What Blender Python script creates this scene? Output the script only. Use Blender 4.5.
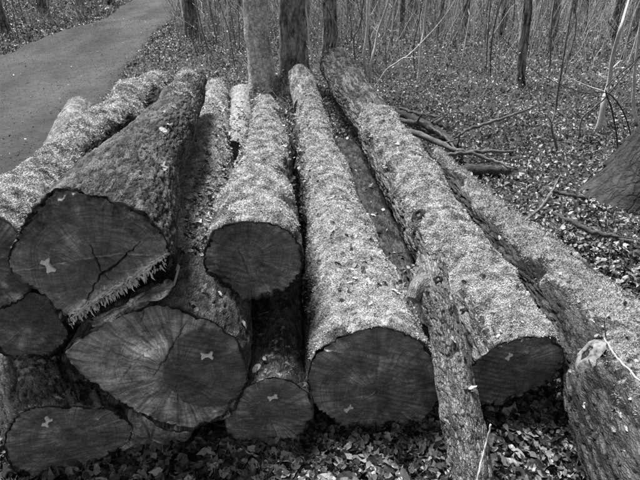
import bpy, math, random
import numpy as np
from mathutils import Vector, Euler
from mathutils.bvhtree import BVHTree

for o in list(bpy.data.objects): bpy.data.objects.remove(o)
S = bpy.context.scene
COL = S.collection
R = math.radians
random.seed(7)
rng = np.random.default_rng(11)

# ------------------------------------------------------------------ camera
H, FPX, PITCH = 1.75, 560.0, R(28.2)
cd = bpy.data.cameras.new('camera'); cam = bpy.data.objects.new('camera', cd); COL.objects.link(cam)
cam.location = (0, 0, H); cam.rotation_euler = (R(90) - PITCH, 0, 0)
cd.sensor_width = 36; cd.lens = 36 * FPX / 640; cd.clip_start = .05; cd.clip_end = 2000
S.camera = cam

# ------------------------------------------------------------------ light
SUN_EL, SUN_AZ = R(64), R(-40)        # azimuth from +Y towards +X: the light comes over the open track, from the left and beyond
w = bpy.data.worlds.new('World'); S.world = w; w.use_nodes = True
nt = w.node_tree; nt.nodes.clear()
sky = nt.nodes.new('ShaderNodeTexSky'); sky.sky_type = 'NISHITA'; sky.sun_disc = False
sky.sun_elevation = SUN_EL; sky.sun_rotation = SUN_AZ; sky.dust_density = 5; sky.air_density = 1
bw = nt.nodes.new('ShaderNodeRGBToBW'); bg = nt.nodes.new('ShaderNodeBackground'); wo = nt.nodes.new('ShaderNodeOutputWorld')
nt.links.new(sky.outputs[0], bw.inputs[0]); nt.links.new(bw.outputs[0], bg.inputs[0]); nt.links.new(bg.outputs[0], wo.inputs[0])
bg.inputs[1].default_value = .075
sd = bpy.data.lights.new('sun', 'SUN'); sd.energy = 4.0; sd.angle = R(18); sd.color = (1, 1, 1)
sun = bpy.data.objects.new('sun', sd); COL.objects.link(sun)
sv = Vector((math.sin(SUN_AZ) * math.cos(SUN_EL), math.cos(SUN_AZ) * math.cos(SUN_EL), math.sin(SUN_EL)))
sun.rotation_euler = (-sv).to_track_quat('-Z', 'Y').to_euler()
S.view_settings.view_transform = 'Standard'; S.view_settings.look = 'None'
S.view_settings.exposure = 1.05; S.view_settings.gamma = 1

# ------------------------------------------------------------------ pixel rays -> world points
CF = np.array([0, math.cos(PITCH), -math.sin(PITCH)]); CU = np.array([0, math.sin(PITCH), math.cos(PITCH)]); CR = np.array([1., 0, 0])
C0 = np.array([0, 0, H])
def ray(u, v):
    return CF + CR * ((u - 320) / FPX) + CU * ((240 - v) / FPX)
def Pz(u, v, z):
    d = ray(u, v); return C0 + d * ((z - H) / d[2])
def Py(u, v, y):
    d = ray(u, v); return C0 + d * (y / d[1])
def depth(p): return float(np.dot(np.asarray(p) - C0, CF))

# ------------------------------------------------------------------ numpy noise
_P = np.random.default_rng(3).permutation(512).astype(np.int64); _P = np.concatenate([_P, _P, _P])
_G = np.random.default_rng(4).normal(size=(512, 3)); _G /= np.linalg.norm(_G, axis=1)[:, None]
def pn(p):
    p = np.asarray(p, float); i = np.floor(p).astype(np.int64); f = p - i; i &= 511
    wq = f * f * f * (f * (f * 6 - 15) + 10); out = 0
    for dx in (0, 1):
        wx = wq[..., 0] if dx else 1 - wq[..., 0]
        for dy in (0, 1):
            wy = wq[..., 1] if dy else 1 - wq[..., 1]
            for dz in (0, 1):
                wz = wq[..., 2] if dz else 1 - wq[..., 2]
                h = _P[_P[_P[(i[..., 0] + dx) & 511] + ((i[..., 1] + dy) & 511)] + ((i[..., 2] + dz) & 511)]
                g = _G[h]
                out = out + wx * wy * wz * (g[..., 0] * (f[..., 0] - dx) + g[..., 1] * (f[..., 1] - dy) + g[..., 2] * (f[..., 2] - dz))
    return out * 1.5
def fbm(p, oct=3, gain=.5):
    a, s, o = 1., 0, np.asarray(p, float)
    for k in range(oct):
        s = s + a * pn(o + 17.3 * k); o = o * 2.03; a *= gain
    return s
def worley(p, jit=.9):
    # difference of the two nearest cell points: 0 on the border between cells; also a random value per cell
    p = np.asarray(p, float); sh = p.shape[:-1]; p = p.reshape(-1, 3); i = np.floor(p).astype(np.int64); f = p - i
    d1 = np.full(len(p), 9.); d2 = d1.copy(); cid = np.zeros(len(p), np.int64)
    for dx in (-1, 0, 1):
        for dy in (-1, 0, 1):
            for dz in (-1, 0, 1):
                c = (i + (dx, dy, dz)) & 511; h = _P[_P[_P[c[:, 0]] + c[:, 1]] + c[:, 2]]; o = _G[h] * .5 * jit + .5
                d = np.sqrt(((f - o - (dx, dy, dz)) ** 2).sum(1)); n_ = d < d1
                d2 = np.where(n_, d1, np.minimum(d2, d)); d1 = np.where(n_, d, d1); cid = np.where(n_, h, cid)
    return (d2 - d1).reshape(sh), (cid / 511.).reshape(sh)
def bark_pattern(P3, cell, ratio, warp=.5):
    w_ = np.stack([pn(P3 * 1.1 / cell * .35), pn(P3 * 1.1 / cell * .35 + 40), pn(P3 * 1.1 / cell * .35 + 80)], -1) * warp
    w_ += .22 * np.stack([pn(P3 / cell * .9 + 3), pn(P3 / cell * .9 + 43), 0 * P3[..., 0]], -1)
    q = P3 / np.array([cell, cell, cell * ratio]) + w_; e, cid = worley(q); e2, _ = worley(q * 2.3 + 9)
    fis = sstep(.0, .16, e) * (.80 + .20 * sstep(.0, .14, e2)); return fis, cid
def sstep(a, b, x):
    t = np.clip((x - a) / (b - a), 0, 1); return t * t * (3 - 2 * t)

# ------------------------------------------------------------------ mesh helpers
def mesh_np(name, V, F, mat, attrs=None, smooth=True):
    V = np.asarray(V, np.float32); F = np.asarray(F, np.int32)
    me = bpy.data.meshes.new(name); n, k = F.shape
    me.vertices.add(len(V)); me.vertices.foreach_set('co', V.ravel())
    me.loops.add(n * k); me.loops.foreach_set('vertex_index', F.ravel())
    me.polygons.add(n); me.polygons.foreach_set('loop_start', np.arange(n, dtype=np.int32) * k)
    me.polygons.foreach_set('loop_total', np.full(n, k, np.int32))
    me.update(calc_edges=True)
    me.polygons.foreach_set('use_smooth', np.full(n, smooth, bool))
    for an, av in (attrs or {}).items():
        av = np.asarray(av, np.float32)
        if av.ndim == 1:
            a = me.attributes.new(an, 'FLOAT', 'POINT'); a.data.foreach_set('value', av)
        else:
            a = me.attributes.new(an, 'FLOAT_VECTOR', 'POINT'); a.data.foreach_set('vector', av.ravel())
    if mat: me.materials.append(mat)
    return me
def link(name, me, parent=None, label=None, cat=None, group=None, kind=None, loc=None):
    o = bpy.data.objects.new(name, me); COL.objects.link(o)
    if parent: o.parent = parent
    if loc is not None: o.location = loc
    if label: o['label'] = label
    if cat: o['category'] = cat
    if group: o['group'] = group
    if kind: o['kind'] = kind
    return o
def empty(name, loc, label, cat, group=None, kind=None):
    o = link(name, None, None, label, cat, group, kind, loc); o.empty_display_size = .1; return o
def grid_faces(nr, nc, wrap):
    i = np.arange(nr - 1)[:, None]; j = np.arange(nc if wrap else nc - 1)[None, :]; j2 = (j + 1) % nc
    return np.stack([i * nc + j, i * nc + j2, (i + 1) * nc + j2, (i + 1) * nc + j], -1).reshape(-1, 4)

# ------------------------------------------------------------------ materials
class NB:
    def __init__(s, name, rough=.85, spec=.3):
        s.m = bpy.data.materials.new(name); s.m.use_nodes = True; s.t = s.m.node_tree; s.b = s.t.nodes['Principled BSDF']
        s.b.inputs['Roughness'].default_value = rough; s.b.inputs['Specular IOR Level'].default_value = spec
    def n(s, t, **k):
        x = s.t.nodes.new(t)
        for a, v in k.items(): setattr(x, a, v)
        return x
    def l(s, a, b): s.t.links.new(a, b)
    def attr(s, name, vec=False):
        x = s.n('ShaderNodeAttribute', attribute_name=name); return x.outputs['Vector' if vec else 'Fac']
    def scale(s, v, sc):
        x = s.n('ShaderNodeVectorMath', operation='MULTIPLY'); s.l(v, x.inputs[0]); x.inputs[1].default_value = sc if isinstance(sc, tuple) else (sc,) * 3; return x.outputs[0]
    def noise(s, v, scale, detail=3, rough=.55, dist=0):
        x = s.n('ShaderNodeTexNoise'); s.l(v, x.inputs['Vector']); x.inputs['Scale'].default_value = scale
        x.inputs['Detail'].default_value = detail; x.inputs['Roughness'].default_value = rough; x.inputs['Distortion'].default_value = dist
        return x.outputs[0]
    def voro(s, v, scale, feat='F1'):
        x = s.n('ShaderNodeTexVoronoi', feature=feat); s.l(v, x.inputs['Vector']); x.inputs['Scale'].default_value = scale; return x.outputs['Distance']
    def math(s, op, a, b=None, c=None, clamp=False):
        x = s.n('ShaderNodeMath', operation=op, use_clamp=clamp)
        for i, q in enumerate((a, b, c)):
            if q is None: continue
            if isinstance(q, (int, float)): x.inputs[i].default_value = q
            else: s.l(q, x.inputs[i])
        return x.outputs[0]
    def mr(s, v, a, b, c, d):
        x = s.n('ShaderNodeMapRange'); s.l(v, x.inputs[0])
        for i, q in enumerate((a, b, c, d)): x.inputs[i + 1].default_value = q
        return x.outputs[0]
    def mix(s, f, a, b):
        x = s.n('ShaderNodeMix', data_type='FLOAT')
        for i, q in ((0, f), (2, a), (3, b)):
            if isinstance(q, (int, float)): x.inputs[i].default_value = q
            else: s.l(q, x.inputs[i])
        return x.outputs[0]
    def col(s, v):
        s.l(v, s.b.inputs['Base Color']); return s
    def bump(s, h, dist, strength=1):
        x = s.n('ShaderNodeBump'); x.inputs['Strength'].default_value = strength; x.inputs['Distance'].default_value = dist
        s.l(h, x.inputs['Height']); s.l(x.outputs[0], s.b.inputs['Normal']); return s
    def obj(s):
        return s.n('ShaderNodeTexCoord').outputs['Object']
    def rand(s):
        return s.n('ShaderNodeNewGeometry').outputs['Random Per Island']

def bark_mat(name, lo, hi, fine=90, furrow=.35, mosslo=.22, mosshi=.5, bd=.012, fis=.55, gap=.16, vw=.35):
    b = NB(name, .9, .2); co = b.attr('bco', True); st = b.scale(co, (1, 1, max(furrow, .3)))
    n1 = b.noise(st, fine * 1.4, 5, .7); n3 = b.noise(co, 6, 4); n4 = b.noise(co, fine * 4, 2, .6)
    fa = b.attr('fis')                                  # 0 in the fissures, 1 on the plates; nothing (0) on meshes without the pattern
    dn = b.n('ShaderNodeTexNoise'); b.l(co, dn.inputs['Vector']); dn.inputs['Scale'].default_value = fine * .8; dn.inputs['Detail'].default_value = 2
    ds_ = b.n('ShaderNodeVectorMath', operation='MULTIPLY_ADD'); b.l(dn.outputs['Color'], ds_.inputs[0]); ds_.inputs[1].default_value = (.7 / fine,) * 3; b.l(st, ds_.inputs[2])
    ve = b.mr(b.voro(ds_.outputs[0], fine * 1.5, 'DISTANCE_TO_EDGE'), 0, .18, 0, 1)
    h = b.math('ADD', b.math('ADD', b.math('MULTIPLY', n1, .9), b.math('MULTIPLY', n4, .5)), b.math('MULTIPLY', ve, .45))
    t = b.math('ADD', b.math('ADD', b.math('MULTIPLY', n1, 1.0), b.math('MULTIPLY', n3, .6)), b.math('ADD', b.math('MULTIPLY', b.attr('cell'), .35), b.math('MULTIPLY', n4, .4)))
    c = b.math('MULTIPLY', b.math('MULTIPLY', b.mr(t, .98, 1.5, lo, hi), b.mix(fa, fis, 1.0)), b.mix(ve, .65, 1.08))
    ms = b.attr('moss'); mn = b.noise(co, 170, 3, .7); mn2 = b.noise(co, 28, 3, .6)
    mc = b.mr(b.math('ADD', b.math('MULTIPLY', mn, .6), b.math('MULTIPLY', mn2, .45)), .4, .68, mosslo * .5, mosshi)
    mf = b.math('ADD', ms, b.mr(mn2, .3, .7, -.35, .35)); mf = b.mr(mf, .35, .6, 0, 1)
    b.col(b.mix(mf, c, mc)); hh = b.mix(mf, h, b.math('ADD', b.math('MULTIPLY', mn, 1.3), mn2)); b.bump(hh, bd * .6)
    return b.m
M = {}
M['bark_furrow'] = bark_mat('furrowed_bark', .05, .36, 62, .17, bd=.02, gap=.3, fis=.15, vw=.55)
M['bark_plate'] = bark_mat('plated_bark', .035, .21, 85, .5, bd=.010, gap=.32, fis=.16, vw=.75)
M['bark_branch'] = bark_mat('grey_branch_bark', .12, .46, 85, .2, bd=.014, gap=.2, fis=.45)
M['bark_dark'] = bark_mat('wet_shaded_bark', .02, .17, 80, .25, bd=.018, gap=.25, fis=.4)  # dark wet bark; shade of gaps and flanks is also darkened into its colour
M['bark_light'] = bark_mat('mossy_rough_bark', .04, .26, 90, .4, .3, .66, bd=.02, gap=.25, fis=.4)  # bare bark darkened so the sides of mossy logs read as shaded
M['bark_birch'] = bark_mat('pale_speckled_bark', .25, 1.0, 15, .8, bd=.006, fis=1)
M['bark_grey'] = bark_mat('grey_lichened_bark', .08, .62, 40, .3, bd=.016, fis=.5, vw=.1, gap=.2)
M['bark_trunk'] = bark_mat('mottled_trunk_bark', .05, .55, 30, .3, bd=.02, gap=.3, fis=.3)
M['bark_root'] = bark_mat('smooth_root_bark', .012, .10, 26, .25, bd=.016, fis=.6, gap=.15, vw=0)
M['twig_pale'] = bark_mat('pale_twig_bark', .45, .85, 60, .3, bd=.002, fis=.9)
M['twig_mid'] = bark_mat('grey_twig_bark', .07, .28, 60, .3, bd=.002, fis=.8)
M['twig_dark'] = bark_mat('dark_twig_bark', .03, .15, 60, .3, bd=.003)

def face_mat(name, base=.08, pale=.42, rings=1.):
    b = NB(name, .62, .35); f = b.attr('fco', True); pol = b.attr('pol', True)
    sx = b.n('ShaderNodeSeparateXYZ'); b.l(pol, sx.inputs[0]); r = sx.outputs[0]
    wob = b.noise(f, 6, 2); rr = b.math('ADD', b.math('MULTIPLY', r, 1.0), b.math('MULTIPLY', wob, .06))
    cx = b.n('ShaderNodeCombineXYZ'); b.l(rr, cx.inputs[0])
    ring = b.noise(cx.outputs[0], 120, 3, .7)
    rayn = b.noise(b.scale(pol, (2.2, 13, 13)), 1.0, 4, .72)
    mot = b.noise(f, 13, 6, .72); fine = b.noise(f, 130, 3, .7); sp = b.noise(b.scale(f, (1, 5, 1)), 26, 3, .6)
    k = b.math('MULTIPLY', b.mr(ring, .3, .7, 1 - .35 * rings, 1 + .35 * rings), b.mr(rayn, .3, .7, .7, 1.3))
    k = b.math('MULTIPLY', k, b.mr(mot, .3, .72, .4, 1.95)); k = b.math('MULTIPLY', k, b.mr(fine, .3, .7, .72, 1.28)); k = b.math('MULTIPLY', k, b.mr(sp, .3, .7, .85, 1.15))
    pl = b.attr('pale'); plm = b.math('MULTIPLY', pl, b.mr(rayn, .35, .6, .35, 1.2), clamp=True)
    c = b.math('MULTIPLY', k, b.mix(plm, base, pale)); b.col(c)
    h = b.math('ADD', b.math('ADD', b.math('MULTIPLY', rayn, .8), b.math('MULTIPLY', fine, .5)), b.math('ADD', b.math('MULTIPLY', sp, .6), b.math('MULTIPLY', ring, .3)))
    b.bump(h, .006, .9); return b.m
M['face'] = face_mat('sawn_dark_wood', .14, .6, 1.0)
M['face_mid'] = face_mat('sawn_grey_wood', .11, 1.0, .9)
M['face_far'] = face_mat('weathered_sawn_wood', .15)

def blade_mat(name, lo, hi, rough=.8, spec=.2, gam=1., patch=6, plo=.75, phi=1.25):
    b = NB(name, rough, spec); r = b.rand(); r = b.math('POWER', r, gam); n = b.noise(b.obj(), patch, 4, .6)
    b.col(b.math('MULTIPLY', b.mr(r, 0, 1, lo, hi), b.mr(n, .32, .68, plo, phi))); return b.m
M['moss'] = blade_mat('moss_fronds', .32, .64, gam=1.1, patch=16, plo=.28, phi=1.4)
M['moss_mid'] = blade_mat('grey_moss_fronds', .15, .44, gam=1.1, patch=14, plo=.4, phi=1.3)
M['moss_dim'] = blade_mat('thin_dark_moss', .05, .3)
M['brush'] = blade_mat('dead_stalks', .15, .7, gam=1.3)
M['litter'] = blade_mat('dead_leaves', .065, .52, .55, .35, 1.55, 1.6, .4, 1.5)
M['grit'] = blade_mat('track_grit', .02, .3, .8, .2, 1.6)
M['litter_near'] = blade_mat('wet_dead_leaves', .015, .25, .38, .45, 2.3, 9, .4, 1.5)
M['splinter'] = blade_mat('pale_splinters', .45, .9, .6)
b = NB('leaf_surface', .5, .5); n = b.noise(b.obj(), 60, 4, .6)
oi = b.n('ShaderNodeObjectInfo').outputs['Random']
b.col(b.math('MULTIPLY', b.mr(b.math('POWER', oi, 3.0), 0, 1, .02, .36), b.mr(n, .3, .7, .6, 1.35))); b.bump(n, .002); M['leaf'] = b.m
b = NB('white_plastic', .35, .5); b.b.inputs['Base Color'].default_value = (.85, .85, .85, 1)
n = b.noise(b.obj(), 90, 3); b.col(b.mr(n, .3, .7, .8, .95)); M['tag'] = b.m
b = NB('leaf_mould_soil', .95, .2); o_ = b.obj(); n1 = b.noise(o_, 4, 5, .65); n2 = b.noise(o_, 45, 4, .7); v = b.voro(o_, 26)
b.col(b.math('MULTIPLY', b.mr(n1, .3, .7, .045, .12), b.math('ADD', b.mr(n2, .3, .7, .5, 1.5), b.mr(v, 0, .5, .5, -.2)))); b.bump(b.math('ADD', n2, v), .03); M['soil'] = b.m
b = NB('worn_track', .8, .35); o_ = b.obj(); n1 = b.noise(b.scale(o_, (1, .35, 1)), 1.3, 4, .6); n2 = b.noise(o_, 70, 4, .75); n3 = b.noise(o_, 9, 4, .6)
b.col(b.math('MULTIPLY', b.math('MULTIPLY', b.mr(n1, .36, .64, .036, .10), b.mr(n2, .3, .7, .45, 1.6)), b.mr(n3, .3, .7, .75, 1.25))); b.bump(b.math('ADD', n2, n3), .035); M['track'] = b.m
b = NB('rotten_wood', .9, .2); o_ = b.obj(); n = b.noise(o_, 60, 4); b.col(b.mr(n, .3, .7, .01, .03)); M['hole'] = b.m
b = NB('cut_knot_wood', .7, .3); o_ = b.obj(); n = b.noise(o_, 50, 4); b.col(b.mr(n, .3, .7, .05, .30)); b.bump(n, .006); M['knot'] = b.m

# ------------------------------------------------------------------ terrain
def terr(x, y):
    x = np.asarray(x, float); y = np.asarray(y, float)
    p = np.stack([x, y, x * 0], -1)
    far = sstep(2.5, 9, np.hypot(x, y))
    return fbm(p * .35, 2) * .10 * far + fbm(p * 2.1 + 5, 2) * .02
ROAD_L = [(-900, 330), (-300, 160), (0, 55), (40, 42), (85, 27), (112, 13), (130, 3), (148, -6), (172, -14)]
ROAD_R = [(-180, 330), (-20, 215), (75, 148), (108, 104), (132, 66), (158, 33), (180, 13), (198, 0), (210, -7), (226, -14)]
def road_curve(pts, n=60):
    P = np.array([Pz(u, v, 0)[:2] for u, v in pts]); L = np.concatenate([[0], np.cumsum(np.linalg.norm(np.diff(P, axis=0), axis=1))])
    t = np.linspace(0, L[-1], n); t = t * 1.0
    return np.stack([np.interp(t, L, P[:, 0]), np.interp(t, L, P[:, 1])], -1)
rl = road_curve(ROAD_L); rr_ = road_curve(ROAD_R)
# extend the far end so that the track goes on
ext = np.arange(1, 30)[:, None] * np.array([[-.9, 3.]])
rl = np.concatenate([rl, rl[-1] + ext]); rr_ = np.concatenate([rr_, rr_[-1] + ext])
def on_road(x, y, pad=0.):
    xl = np.interp(y, rl[:, 1], rl[:, 0]); xr = np.interp(y, rr_[:, 1], rr_[:, 0])
    return (x > xl - pad) & (x < xr + pad)
# order by y for interpolation
rl = rl[np.argsort(rl[:, 1])]; rr_ = rr_[np.argsort(rr_[:, 1])]

ax = np.concatenate([[-400, -200, -100, -60, -40, -30], np.arange(-24, 24.01, .22), [30, 40, 60, 100, 200, 400]])
ay = np.concatenate([[-200, -60, -20, -8], np.arange(-3, 40.01, .22), [46, 60, 90, 150, 300, 600]])
GX, GY = np.meshgrid(ax, ay); GZ = terr(GX, GY)
V = np.stack([GX, GY, GZ], -1).reshape(-1, 3)
ground = link('ground', mesh_np('ground', V, grid_faces(len(ay), len(ax), False), M['soil']), kind='structure')
# track sheet
ys = np.concatenate([np.arange(.6, 40, .12)]); nc = 26; rows = []
for y in ys:
    xl = np.interp(y, rl[:, 1], rl[:, 0]); xr = np.interp(y, rr_[:, 1], rr_[:, 0]); k = np.linspace(0, 1, nc)
    e = pn(np.array([[y * 1.7, 3., 0], [y * 1.7, 9., 0]])) * .12
    xs = (xl + e[0]) * (1 - k) + (xr + e[1]) * k
    rows.append(np.stack([xs, np.full(nc, y), k], -1))
A = np.array(rows); z = terr(A[..., 0], A[..., 1]) + .035 + .03 * np.sin(A[..., 2] * math.pi) - .02 * np.exp(-((A[..., 2] - .28) / .09) ** 2) - .02 * np.exp(-((A[..., 2] - .72) / .09) ** 2) + .006 * pn(np.stack([A[..., 0] * 5, A[..., 1] * 5, A[..., 0] * 0], -1))
z[:, 0] -= .08; z[:, -1] -= .08
V = np.stack([A[..., 0], A[..., 1], z], -1).reshape(-1, 3)
link('forest_path', mesh_np('forest_path', V, grid_faces(len(ys), nc, False), M['track']), kind='structure')

# ------------------------------------------------------------------ generic tube (branches, saplings)
def catmull(P, n):
    P = np.asarray(P, float); Q = np.concatenate([[2 * P[0] - P[1]], P, [2 * P[-1] - P[-2]]])
    t = np.linspace(0, len(P) - 1 - 1e-9, n); i = t.astype(int); f = (t - i)[:, None]
    a, b_, c, d = Q[i], Q[i + 1], Q[i + 2], Q[i + 3]
    return .5 * (2 * b_ + (c - a) * f + (2 * a - 5 * b_ + 4 * c - d) * f ** 2 + (3 * b_ - a - 3 * c + d) * f ** 3)
def tube_arrays(P, r, ns=8, rough=.0, seed=0, cap=True):
    """P (n,3), r (n,) -> V, F, bco"""
    n = len(P); T = np.gradient(P, axis=0); T /= np.linalg.norm(T, axis=1)[:, None] + 1e-9
    ref = np.array([0, 0, 1.]) if abs(T[:, 2]).mean() < .8 else np.array([1., 0, 0])
    A_ = np.cross(T, ref); A_ /= np.linalg.norm(A_, axis=1)[:, None] + 1e-9; B_ = np.cross(A_, T)
    th = np.linspace(0, 2 * math.pi, ns, endpoint=False); s = np.concatenate([[0], np.cumsum(np.linalg.norm(np.diff(P, axis=0), axis=1))])
    rr = r[:, None] * np.ones(ns)
    bco = np.stack([np.cos(th)[None] * rr, np.sin(th)[None] * rr, np.broadcast_to(s[:, None], rr.shape)], -1)
    if rough: rr = rr * (1 + rough * fbm(bco * np.array([1, 1, .5]) / max(float(r.max()), 1e-3) * 1.2 + seed, 3))
    V = P[:, None] + rr[..., None] * (np.cos(th)[None, :, None] * A_[:, None] + np.sin(th)[None, :, None] * B_[:, None])
    V = V.reshape(-1, 3); F = grid_faces(n, ns, True); bco = bco.reshape(-1, 3)
    if cap:
        k = len(V); V = np.concatenate([V, P[:1], P[-1:]]); bco = np.concatenate([bco, bco[:1], bco[-1:]])
        j = np.arange(ns); j2 = (j + 1) % ns
        F = np.concatenate([F, np.stack([np.full(ns, k), j2, j, j], -1)[:, [0, 1, 2, 2]], np.stack([np.full(ns, k + 1), (n - 1) * ns + j, (n - 1) * ns + j2, (n - 1) * ns + j2], -1)])
    return V, F, bco
def to_tris(F):
    a = F[:, [0, 1, 2]]; m = F[:, 2] != F[:, 3]; return np.concatenate([a, F[m][:, [0, 2, 3]]])
class Bag:
    def __init__(s): s.V, s.F, s.B, s.n = [], [], [], 0
    def add(s, V, F, B=None):
        s.V.append(V); s.F.append(to_tris(F) if F.shape[1] == 4 else F); s.F[-1] = s.F[-1] + s.n; s.n += len(V); s.B.append(B if B is not None else V)
    def mesh(s, name, mat, smooth=True):
        V, F, B = np.concatenate(s.V), np.concatenate(s.F), np.concatenate(s.B)
        return mesh_np(name, V, F, mat, {'bco': B, 'moss': np.zeros(len(V)), 'fis': np.ones(len(V)), 'cell': np.full(len(V), .5)}, smooth)

# ------------------------------------------------------------------ logs
SOLID = []            # (V, F) coarse copies for dropping leaves
MOSS = []
def outline_fn(pts, N0, s, u, d, smooth=3):
    Q = []
    for (a, b_) in pts:
        dr = ray(a, b_); t = np.dot(N0 - C0, d) / np.dot(dr, d); q = C0 + dr * t - N0
        Q.append((np.dot(q, s), np.dot(q, u)))
    Q = np.array(Q); c = (Q.min(0) + Q.max(0)) / 2; D = Q - c
    # dense resample of the closed polygon
    D2 = []
    for i in range(len(D)):
        a, b_ = D[i], D[(i + 1) % len(D)]
        for k in np.linspace(0, 1, 24, endpoint=False): D2.append(a * (1 - k) + b_ * k)
    D2 = np.array(D2); th = np.arctan2(D2[:, 1], D2[:, 0]); r = np.hypot(D2[:, 0], D2[:, 1]); o = np.argsort(th); th, r = th[o], r[o]
    n = 360; g = np.linspace(-math.pi, math.pi, n, endpoint=False)
    rg = np.interp(g, np.concatenate([th - 2 * math.pi, th, th + 2 * math.pi]), np.tile(r, 3))
    K = np.ones(2 * smooth * 3 + 1); K /= K.sum(); rg = np.convolve(np.concatenate([rg[-60:], rg, rg[:60]]), K, 'same')[60:-60]
    def f(t):
        t = (np.asarray(t) + math.pi) % (2 * math.pi); x = t / (2 * math.pi) * n; i = np.floor(x).astype(int) % n; k = x - np.floor(x)
        return rg[i] * (1 - k) + rg[(i + 1) % n] * k
    return c, f
def plane_xy(px, N0, s, u, d):
    dr = ray(*px); t = np.dot(N0 - C0, d) / np.dot(dr, d); q = C0 + dr * t - N0
    return np.array([np.dot(q, s), np.dot(q, u)])

def seg_dist(X, Y, a, b_):
    ab = b_ - a; L2 = (ab ** 2).sum() + 1e-12; t = np.clip(((X - a[0]) * ab[0] + (Y - a[1]) * ab[1]) / L2, 0, 1)
    return np.hypot(X - a[0] - t * ab[0], Y - a[1] - t * ab[1]), t

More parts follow.
